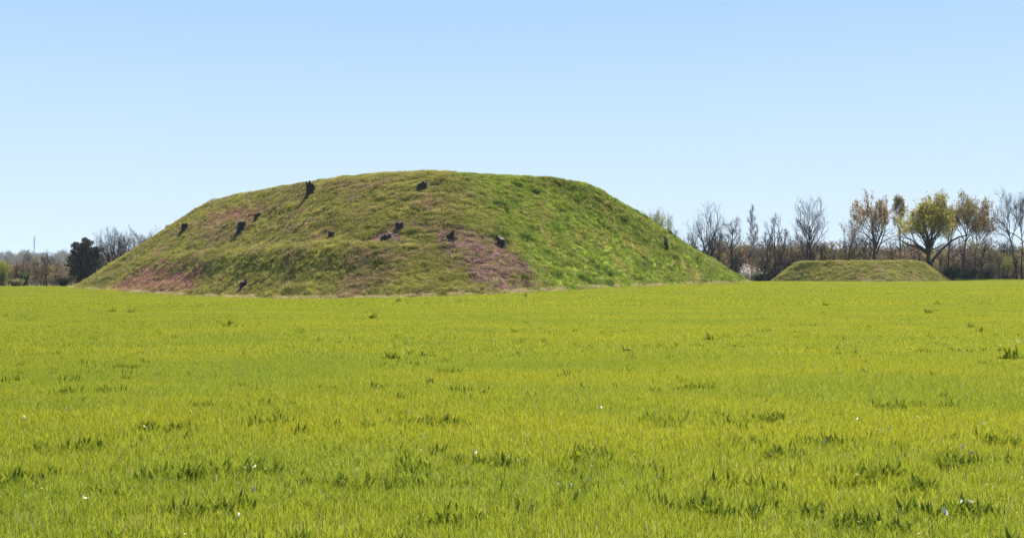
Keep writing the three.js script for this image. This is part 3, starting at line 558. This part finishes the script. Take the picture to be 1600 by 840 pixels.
// shrubs at the wood's edge
function shrub(name, label, px, py, d, wPx, hPx, cols, o = {}) {
  const g = new THREE.Group(); tag(top(g, name), label, 'shrub'); const p = at(px, py, d), r = rng(o.seed ?? Math.round(px)); g.position.set(p.x, groundY(p.x, p.z) - .05, p.z);
  const W = wPx / F * d / 2, H = hPx / F * d, S = new Acc(false), A = new Acc(true), n = o.n ?? 26;
  for (let k = 0; k < n; k++) { const az = r() * 6.28, q0 = bend(r, V(Math.cos(az) * W * .25 * r(), -.1, Math.sin(az) * W * .25 * r()), V(Math.cos(az) * W * r(), H * (.7 + .3 * r()), Math.sin(az) * W * r()), Math.hypot(H, W * .5) * (.65 + .4 * r()), 5, .4, .03);
    S.tube(q0, [.04, .035, .03, .02, .01, .005], 3);
    for (let e = 0; e < (o.leaves ?? 90); e++) { const [c] = along(q0, mix(o.low ?? .25, .999, r())); leafQuad(A, r, V(c.x + (r() - .5) * W * .45, c.y + (r() - .5) * H * .28, c.z + (r() - .5) * W * .45), (o.s ?? .22) * (.6 + .8 * r()), cols); } }
  part(g, 'stems', S.geo(), barkMat); part(g, 'foliage', A.geo(), treeLeaf);
  return g;
}
const DK = [[.022, .034, .016], [.03, .045, .02], [.04, .05, .022]], WH = [[.55, .50, .46], [.45, .40, .36], [.2, .16, .13], [.6, .56, .52]], OL = [[.13, .115, .035], [.16, .13, .045], [.11, .10, .035]];
shrub('flowering_shrub', 'white flowering shrub under the slender pale tree right of the mound', 1168, 438.5, 300, 44, 26, WH, { leaves: 70, s: .24 });
shrub('evergreen_shrub', 'dark evergreen shrub in the gap between the two mounds', 1185, 439, 284, 24, 14, DK);
shrub('olive_shrub', 'large rounded olive-brown thicket tree behind the slender pale tree', 1166, 438, 325, 62, 66, OL, { n: 60, leaves: 110, s: .32, low: .3 });
shrub('evergreen_shrub', 'dark glossy evergreen shrub right of the great oak trunk', 1487, 439, 274, 26, 22, DK, { n: 34 });
shrub('evergreen_shrub', 'low dark thicket along the wood edge under the orange crown', 1512, 438, 281, 44, 15, DK, { n: 34 });
shrub('evergreen_shrub', 'grey-green thicket right of the crooked low tree', 1545, 437, 288, 30, 28, [[.05, .06, .03], [.04, .045, .028], [.07, .065, .04]], { n: 34 });
shrub('pink_budding_shrub', 'pinkish budding shrub behind the small mound beside the orange tree', 1380, 437, 305, 30, 26, [[.24, .13, .13], [.20, .12, .11], [.15, .10, .08]], { s: .26 });
shrub('yellow_green_shrub', 'bright yellow-green tree at the left picture edge', 2, 446, 300, 26, 42, [[.20, .21, .03], [.16, .18, .03], [.23, .22, .05]], { n: 34 });
shrub('pale_shrub', 'low pale shrub near the left picture edge', 24, 446, 285, 24, 13, [[.26, .23, .11], [.20, .19, .08], [.16, .15, .06]]);
shrub('green_shrub', 'dark green shrub between the pale shrub and the bare sapling', 36, 446, 300, 18, 24, [[.06, .075, .025], [.09, .10, .03]]);
shrub('green_shrub', 'small dark green shrub just left of the dark evergreen tree', 98, 446, 282, 18, 14, [[.05, .07, .02], [.07, .08, .025]]);
shrub('yellow_green_shrub', 'bright yellow-green bush in the wood near the right picture edge', 1572, 437, 305, 26, 44, [[.19, .19, .04], [.16, .16, .04]], { n: 26, leaves: 60, low: .5 });

// the wood behind, one mass
{
  const kinds = [
    ['brown_woodland', 'brown leafless woodland behind the trees at the meadow edge', { p: .45, n: 1, s: .38, spread: .9, cols: [[.19, .135, .085], [.16, .12, .075], [.215, .155, .10]] }],
    ['olive_woodland', 'olive and yellow budding woodland behind the trees at the meadow edge', { p: .75, n: 2, s: .38, spread: 1.0, cols: [[.19, .155, .05], [.155, .135, .045], [.225, .175, .06]] }],
    ['grey_woodland', 'tall thin grey-brown trunks standing in the woodland behind the meadow', { p: .12, n: 1, s: .34, spread: .9, cols: [[.17, .125, .085], [.14, .11, .075]] }],
    ['russet_woodland', 'russet budding woodland behind the trees at the meadow edge', { p: .6, n: 2, s: .36, spread: 1.0, cols: [[.20, .12, .07], [.17, .115, .075], [.16, .13, .06]] }],
  ];
  const far = [];
  kinds.forEach(([name, label, leaf], k) => {
    const g = new THREE.Group(); tag(top(g, name), label, 'woodland', null, 'stuff');
    for (let v = 0; v < 2; v++) {
      const t = growTree({ seed: 500 + k * 9 + v, H: k === 2 ? 12 : 8.5, R: k === 2 ? .2 : .16, fork: k === 2 ? .35 : .12, reach: k === 2 ? 3.2 : 3.4, limbs: 10, rise: .95, n2: 5, n3: 4, n4: 3, tw: .022, leaf: { ...leaf, gap: -.5 } });
      const wood = new Acc(false); for (const a of [...t.trunks, ...t.limbs, t.twigs]) { const b = wood.p.length / 3; for (const x of a.p) wood.p.push(x); for (const x of a.n) wood.n.push(x); for (const x of a.i) wood.i.push(x + b); }
      const r = rng(600 + k * 9 + v), list = [], farList = [];
      const put = (x, z, s, l) => l.push({ p: V(x, groundY(x, z) - .2, z), yaw: r() * 6.28, s: V(s * (.85 + .3 * r()), s * (.8 + .45 * r()), s * (.85 + .3 * r())), c: Array(3).fill(.8 + .4 * r()) });
      for (let i = 0; i < (k === 2 ? 120 : 140); i++) { const d = (k === 2 ? 299 : 310) + 95 * Math.pow(r(), 1.3), x = mix(-.02, .56, r()) * d; if (k === 1 && x > .46 * d && r() < .5) continue; put(x, -d, .62 + .38 * r() + (d - 312) * .001, list); }
      for (let i = 0; i < 40; i++) { const d = 312 + 110 * r(), x = mix(-.60, -.25, r()) * d; put(x, -d, .5 + .32 * r(), list); }
      for (let i = 0; i < 420; i++) { const d = mix(430, 860, Math.sqrt(r())), x = mix(-.58, .6, r()) * d; put(x, -d, (x > 0 ? .76 : .42) + .4 * r(), list); }
      for (let i = 0; i < 700; i++) { const d = mix(1500, 2900, Math.sqrt(r())), x = mix(-.56, .58, r()) * d; put(x, -d, 2.2 + 1.0 * r(), farList); }
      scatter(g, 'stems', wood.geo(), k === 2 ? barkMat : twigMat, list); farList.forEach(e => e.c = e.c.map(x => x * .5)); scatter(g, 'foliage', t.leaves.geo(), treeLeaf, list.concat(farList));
    }
  });
}
{ // lattice mast on the left horizon
  const g = new THREE.Group(); tag(top(g, 'lattice_mast'), 'thin grey lattice mast rising above the woods at the far left', 'mast'); const d = 900, p = at(52.5, 446, d); g.position.set(p.x, groundY(p.x, p.z), p.z);
  const H = groundTop(369, d) - g.position.y, m = new THREE.MeshStandardMaterial({ color: new THREE.Color().setRGB(.30, .31, .32), roughness: .6, metalness: .4 }), w = v => mix(1.25, .30, v);
  for (let k = 0; k < 3; k++) { const a = k * 2.094 + .4, q = new Acc(false); q.tube([0, .5, 1].map(v => V(Math.cos(a) * w(v), H * v, Math.sin(a) * w(v))), [.085, .08, .07], 5); part(g, 'leg', q.geo(), m); }
  const br = new Acc(false); for (let i = 0; i < 26; i++) for (let k = 0; k < 3; k++) { const v0 = i / 26, v1 = (i + 1) / 26, a = k * 2.094 + .4, b = a + 2.094; br.tube([V(Math.cos(a) * w(v0), H * v0, Math.sin(a) * w(v0)), V(Math.cos(b) * w(v1), H * v1, Math.sin(b) * w(v1))], [.06, .06], 4); } part(g, 'lattice_bracing', br.geo(), m);
  for (const [y, L] of [[H * .93, 1.9], [H * .86, 2.3], [H * .79, 1.6]]) { const q = new Acc(false); q.tube([V(-L, y, 0), V(L, y, 0)], [.12, .12], 5); part(g, 'cross_arm', q.geo(), m); }
  const q = new Acc(false); q.tube([V(0, H - .2, 0), V(0, H + 2.2, 0)], [.10, .05], 5); part(g, 'antenna', q.geo(), m);
}

// ------------------------------------------------------------------ weeds and litter in the meadow
const weedMat = new THREE.MeshPhysicalMaterial({ roughness: .9, transmission: .35, thickness: 0, side: THREE.DoubleSide, specularIntensity: 0, color: new THREE.Color().setRGB(.130, .160, .016) });
const weedDark = weedMat.clone(); weedDark.color.setRGB(.080, .108, .014);
const weedLight = weedMat.clone(); weedLight.color.setRGB(.20, .225, .020); weedLight.transmission = .4;
function weedLeaf(L, W, arch, fold) {                     // lance-shaped leaf rising from its foot
  const A = new Acc(false), n = 5, P = (i, s) => { const v = i / n, w = W * Math.pow(Math.sin(Math.PI * Math.min(.98, .12 + .86 * v)), .8) * (i === n ? 0 : 1), a = arch * v; return V(Math.sin(a) * L * v * .75, Math.cos(a * .8) * L * v + Math.abs(s) * fold * w, s * w / 2); };
  for (let i = 0; i < n; i++) { A.quad(P(i, -1), P(i, 0), P(i + 1, 0), P(i + 1, -1)); A.quad(P(i, 0), P(i, 1), P(i + 1, 1), P(i + 1, 0)); }
  return A.geo();
}
const leafKinds = [[.20, .036, .7, .3], [.17, .030, 1.0, .3], [.22, .030, .45, .25], [.13, .034, 1.3, .35], [.18, .042, .8, .3]].map(a => weedLeaf(...a));
const groundAt = (px, py) => { let d = EYE * F / Math.max(4, py - HORIZON); for (let i = 0; i < 12; i++) { const x = (px - 800) / F * d, y = groundY(x, -d); d = (EYE - y) * F / Math.max(2, py - HORIZON); } const x = (px - 800) / F * d; return V(x, groundY(x, -d), -d); };
function weeds(px, py, wPx, n, label, o = {}) {
  const g = new THREE.Group(), r = rng(Math.round(px * 7 + py)); tag(top(g, 'weed_clump'), label, 'weeds', 'weed clumps in the meadow'); g.position.copy(groundAt(px, py));
  const d = -g.position.z, W = wPx / F * d / 2, k0 = o.s ?? 1;
  const crowns = []; for (let i = 0; i < Math.max(1, n / 3); i++) crowns.push([(r() + r() + r() - 1.5) / 1.5 * W * 1.15, (r() + r() - 1) * Math.max(.15, W * .6)]);
  for (let i = 0; i < n * 1.05; i++) { const [cx, cz] = crowns[i % crowns.length], m = part(g, 'leaf', leafKinds[Math.floor(r() * 5)], [weedMat, weedDark, weedLight, weedMat, weedLight][Math.floor(r() * 5)]), x = cx + (r() - .5) * .10, z = cz + (r() - .5) * .10;
    m.position.set(x, groundY(g.position.x + x, g.position.z + z) - g.position.y, z); m.rotation.y = r() * 6.283; m.scale.setScalar((.45 + .5 * r()) * k0); m.rotation.z = (r() - .7) * 1.0; m.rotation.order = 'YXZ'; }
  if (o.flowers) for (let i = 0; i < o.flowers; i++) { const f = part(g, 'flower_head', flowerGeo, flowerMat); f.position.set((r() * 2 - 1) * W, (.16 + .08 * r()) * k0, (r() - .5) * W * .8); f.rotation.set(r(), r() * 6, r()); f.scale.setScalar(o.fs ?? 1); }
  return g;
}
const flowerMat = new THREE.MeshPhysicalMaterial({ color: new THREE.Color().setRGB(.52, .51, .45), roughness: .9, specularIntensity: .2, side: THREE.DoubleSide });
const flowerGeo = (() => { const A = new Acc(false); for (let k = 0; k < 7; k++) { const a = k / 7 * 6.283, b = a + .35, c = a - .35; A.tri(V(0, 0, 0), V(Math.cos(b) * .018, .006, Math.sin(b) * .018), V(Math.cos(a) * .026, .010, Math.sin(a) * .026)); A.tri(V(0, 0, 0), V(Math.cos(a) * .026, .010, Math.sin(a) * .026), V(Math.cos(c) * .018, .006, Math.sin(c) * .018)); } return A.geo(); })();
const weedSpots = [
  [12, 762, 44, 22, 'dark weed clump cut by the left picture edge'], [128, 708, 88, 26, 'long row of dark weeds in the lower left meadow, below two small clumps'], [292, 752, 96, 30, 'left half of the widest weed row in the lower left meadow'], [398, 742, 84, 26, 'right half of the widest weed row in the lower left meadow'],
  [262, 676, 50, 14, 'small weed clump above the widest lower left weed row'], [408, 640, 70, 24, 'tall leafy weed patch in the left middle of the meadow, darkest there'], [315, 642, 56, 14, 'loose weed patch left of the tall leafy patch'], [428, 668, 40, 12, 'small weeds just below the tall leafy patch'],
  [686, 668, 118, 40, 'long bold weed row left of the middle of the meadow'], [540, 765, 130, 30, 'broad loose weed spread in the lower meadow left of the middle'], [780, 730, 84, 20, 'weed spread in the lower middle meadow with a white fleck at its left end'], [908, 720, 60, 18, 'dark weed clump in the lower middle meadow, right of the spread with a white fleck'],
  [700, 586, 36, 12, 'faint distant weed clump above the long bold weed row'], [1080, 612, 34, 12, 'small distant weed clump right of the middle'], [1030, 665, 60, 18, 'scattered weeds between the middle and the right of the meadow'], [1212, 722, 66, 24, 'weed clump in the right meadow with pale leaves at its left'], [1162, 704, 44, 12, 'small weed clump just left of the pale-leaved clump'],
  [1410, 641, 76, 22, 'low row of weeds in the upper right meadow'], [1205, 662, 36, 10, 'small weeds above the pale-leaved clump in the right meadow'], [1325, 752, 40, 14, 'upright pointed weeds in the lower right meadow, left one of a pair'], [1386, 750, 44, 14, 'upright pointed weeds in the lower right meadow, right one of a pair'], [1492, 735, 60, 18, 'weed clump in the lower right meadow, midway to the corner'],
  [1578, 702, 50, 18, 'weeds near the right picture edge, beneath the flowering clump'], [1352, 832, 56, 16, 'big-leaved weeds at the bottom edge, right of the middle'], [1500, 812, 60, 20, 'big-leaved weeds in the bottom right corner of the meadow'], [1292, 702, 50, 14, 'loose weeds between the pale-leaved clump and the right weed row'], [1435, 772, 46, 14, 'weeds between the upright pair and the bottom right corner'],
  [328, 808, 60, 16, 'upright narrow weeds near the bottom edge at the left'], [640, 742, 34, 10, 'tiny pair of upright weeds left of the lower middle'], [1120, 812, 70, 14, 'loose weeds near the bottom edge right of the middle'], [700, 826, 70, 14, 'loose weeds at the very bottom edge near the middle'], [98, 620, 28, 10, 'small weed tuft in the left meadow, left one of two'], [162, 618, 30, 12, 'small weed tuft in the left meadow, right one of two'], [200, 578, 34, 10, 'distant weed tuft in the left meadow'],
];
weedSpots.forEach(a => weeds(...a));
weeds(1582, 566, 54, 46, 'large mounded weed clump with white flowers at the right picture edge', { s: 2, flowers: 14, fs: .7 });
[[360, 512, 30, 'lone dark grass hummock in the upper left meadow'], [176, 489, 14, 'far small dark tuft in the left meadow, left one of two'], [204, 490, 14, 'far small dark tuft in the left meadow, right one of two'], [582, 499, 10, 'far small dark tuft below the middle of the mound'], [622, 472, 10, 'small dark tuft close under the foot of the mound'], [820, 467, 9, 'small dark tuft right under the foot of the mound near its corner'],
  [1288, 479, 12, 'far small tuft in front of the small mound'], [1452, 491, 12, 'far tuft on the right, lower one of two'], [1464, 477, 14, 'far tuft on the right, upper one of two'], [1519, 515, 9, 'dark tuft on the right, left one of a close pair'], [1532, 520, 10, 'dark tuft on the right, right one of a close pair'], [1112, 534, 22, 'faint tuft in the middle distance right of the middle'], [470, 522, 14, 'faint tuft in the middle distance left of the middle'], [612, 562, 34, 'speckled weed tuft in the centre left of the meadow']].forEach(([px, py, w, label]) => weeds(px, py, w, 34, label, { s: px === 360 ? 2 : py < 500 ? 2.2 : 1.5 }));
{ // dead stalk
  const g = new THREE.Group(), A = new Acc(false), B = new Acc(false); tag(top(g, 'dead_weed_stalk'), 'small dark withered stalk standing out in the middle distance', 'weeds'); g.position.copy(groundAt(977, 553)); g.scale.setScalar(.75);
  A.tube([V(0, 0, 0), V(-.05, .16, 0), V(-.10, .30, .02)], [.02, .016, .008], 5); part(g, 'stem', A.geo(), stumpBark); for (const s of [1, -1, .4]) B.tube([V(-.02, .08, 0), V(.05 * s + .05, .14, .04), V(.10 * s + .08, .12, .05)], [.02, .03, .008], 5); part(g, 'withered_leaf', B.geo(), stumpBark);
}
{ // small weeds sprinkled everywhere, and white flower heads: nobody could count them
  const g = new THREE.Group(); tag(top(g, 'meadow_weeds'), 'small broad-leaved weeds and white flecks sprinkled through the grass', 'weeds', null, 'stuff');
  const r = rng(900), lists = [[], [], []], fl = [];
  const cols = [[.13, .16, .018], [.085, .115, .014], [.18, .21, .02]];
  const tufts = [0, 1, 2].map(k => { const q = rng(910 + k), A = new Acc(true); for (let i = 0; i < 6 + k * 2; i++) { const a = q() * 6.283, L = .08 + .07 * q(), w = .006 + .008 * q(), x = (q() - .5) * .14, z = (q() - .5) * .14, c = Math.cos(a), s = Math.sin(a), o = L * (.25 + .5 * q()), f = .8 + .5 * q(); const b = V(x, 0, z), m0 = V(x + c * o * .4 - s * w, L * .6, z + s * o * .4 + c * w), m1 = V(x + c * o * .4 + s * w, L * .6, z + s * o * .4 - c * w), t = V(x + c * o, L, z + s * o); A.tri(b, m1, m0, [f, f, f]); A.tri(m0, m1, t, [f, f, f]); } return A.geo(); });
  const tm = leafMat(.9, .35);
  for (let i = 0; i < 9000; i++) { const d = 5 + 75 * Math.pow(r(), 1.6), x = (r() - .5) * (d + 8); const c = fbm(x / 3.2 + 30, d / 2.2, 17, 3); if (c < .14 + .3 * (r() - .4)) continue; lists[i % 3].push({ p: V(x, groundY(x, -d), -d), yaw: r() * 6.28, s: V(1, 1, 1).multiplyScalar(.7 + .6 * r()), c: cols[Math.floor(r() * 3)] }); }
  for (const [px, py, w] of weedSpots) { const c = groundAt(px, py), W = w / F * -c.z * .75; for (let i = 0; i < 14; i++) { const a = r() * 6.283, q = r() * 1.3, x = c.x + Math.cos(a) * q * W, z = c.z + Math.sin(a) * q * Math.max(.2, W * .5); lists[i % 3].push({ p: V(x, groundY(x, z), z), yaw: r() * 6.28, s: V(1, 1, 1).multiplyScalar(.7 + .6 * r()), c: cols[Math.floor(r() * 3)] }); } }
  lists.forEach((l, i) => scatter(g, 'weed_leaves', tufts[i], tm, l));
  for (let i = 0; i < 800; i++) { const d = 6 + 60 * Math.pow(r(), 1.5), x = (r() - .5) * (d + 6); const c = fbm(x / 4 + 70, d / 3, 27, 3); if (c < .18 * r() + .02) continue; const s = (.16 + .24 * r()) * (1 + d * .014); fl.push({ p: V(x, groundY(x, -d) + .09 + .07 * r(), -d), yaw: r() * 6.28, s: V(s, s, s), c: [1, 1, 1] }); }
  scatter(g, 'flower_heads', flowerGeo, flowerMat, fl);
}
{ // dry white leaves caught in the grass
  const m = new THREE.MeshPhysicalMaterial({ color: new THREE.Color().setRGB(.58, .52, .40), roughness: .9, side: THREE.DoubleSide, specularIntensity: .3 }), rib = new THREE.MeshPhysicalMaterial({ color: new THREE.Color().setRGB(.45, .38, .28), roughness: .9, specularIntensity: .2 });
  const blade = weedLeaf(.09, .045, .9, .5), mid = (() => { const A = new Acc(false); A.tube([V(0, -.025, 0), V(.012, .03, 0), V(.035, .075, 0)], [.003, .003, .001], 4); return A.geo(); })();
  const spots = [[1316, 693], [1205, 724], [1372, 681], [1388, 684], [1502, 716], [1524, 722], [1437, 662], [1480, 826], [1500, 805], [1520, 803], [744, 722], [871, 772], [889, 779], [915, 768], [1535, 672], [103, 651], [42, 663], [395, 746], [260, 716], [230, 678], [395, 788], [372, 830], [918, 656], [940, 645], [1337, 665], [1285, 706], [137, 797]];
  const where = ['brightest white leaf in the right meadow, beside small weeds', 'white leaf at the left end of the pale-leaved weed clump', 'thin white leaf in the right meadow, left one of a level pair', 'thin white leaf in the right meadow, right one of a level pair', 'white leaf on an upright weed in the right meadow', 'slanting white leaf in the right meadow near the edge', 'white leaf low in the grass under the upper right weed row', 'white leaf near the bottom right corner, lowest there', 'white leaf among the bottom right corner weeds, left of two', 'white leaf among the bottom right corner weeds, right of two', 'white fleck at the left end of the lower middle weed spread', 'white leaf in the lower middle meadow, largest of three', 'white leaf in the lower middle meadow, lowest of three', 'white leaf in the lower middle meadow, rightmost of three', 'slanting pale leaf near the right picture edge', 'flat pale leaf in the left meadow', 'pale straw-like leaf at the far left of the meadow', 'white leaf at the right end of the widest lower left weed row', 'white leaf between the long weed row and the widest one', 'white leaf above the long lower left weed row', 'white leaf below the widest lower left weed row', 'pale leaf near the bottom edge at the left', 'white leaf in the centre of the meadow, left of two', 'white leaf in the centre of the meadow, right of two', 'slim white leaf above the brightest one on the right', 'white leaf just under the brightest one on the right', 'white leaf on upright weeds in the bottom left meadow'];
  const r = rng(950);
  spots.forEach(([px, py], i) => { const g = new THREE.Group(), p = groundAt(px, py + 8); tag(top(g, 'dry_leaf'), where[i], 'leaf', 'dry white leaves in the grass'); g.position.set(p.x, p.y + .13, p.z); g.rotation.set((r() - .5) * 1.6, r() * 6.28, 1.1 + (r() - .5) * 1.2); const s = .42 + .3 * r(); g.scale.setScalar(s); const b = part(g, 'leaf_blade', blade, m); part(g, 'stalk', mid, rib); });
}
renderer.render(scene, camera);
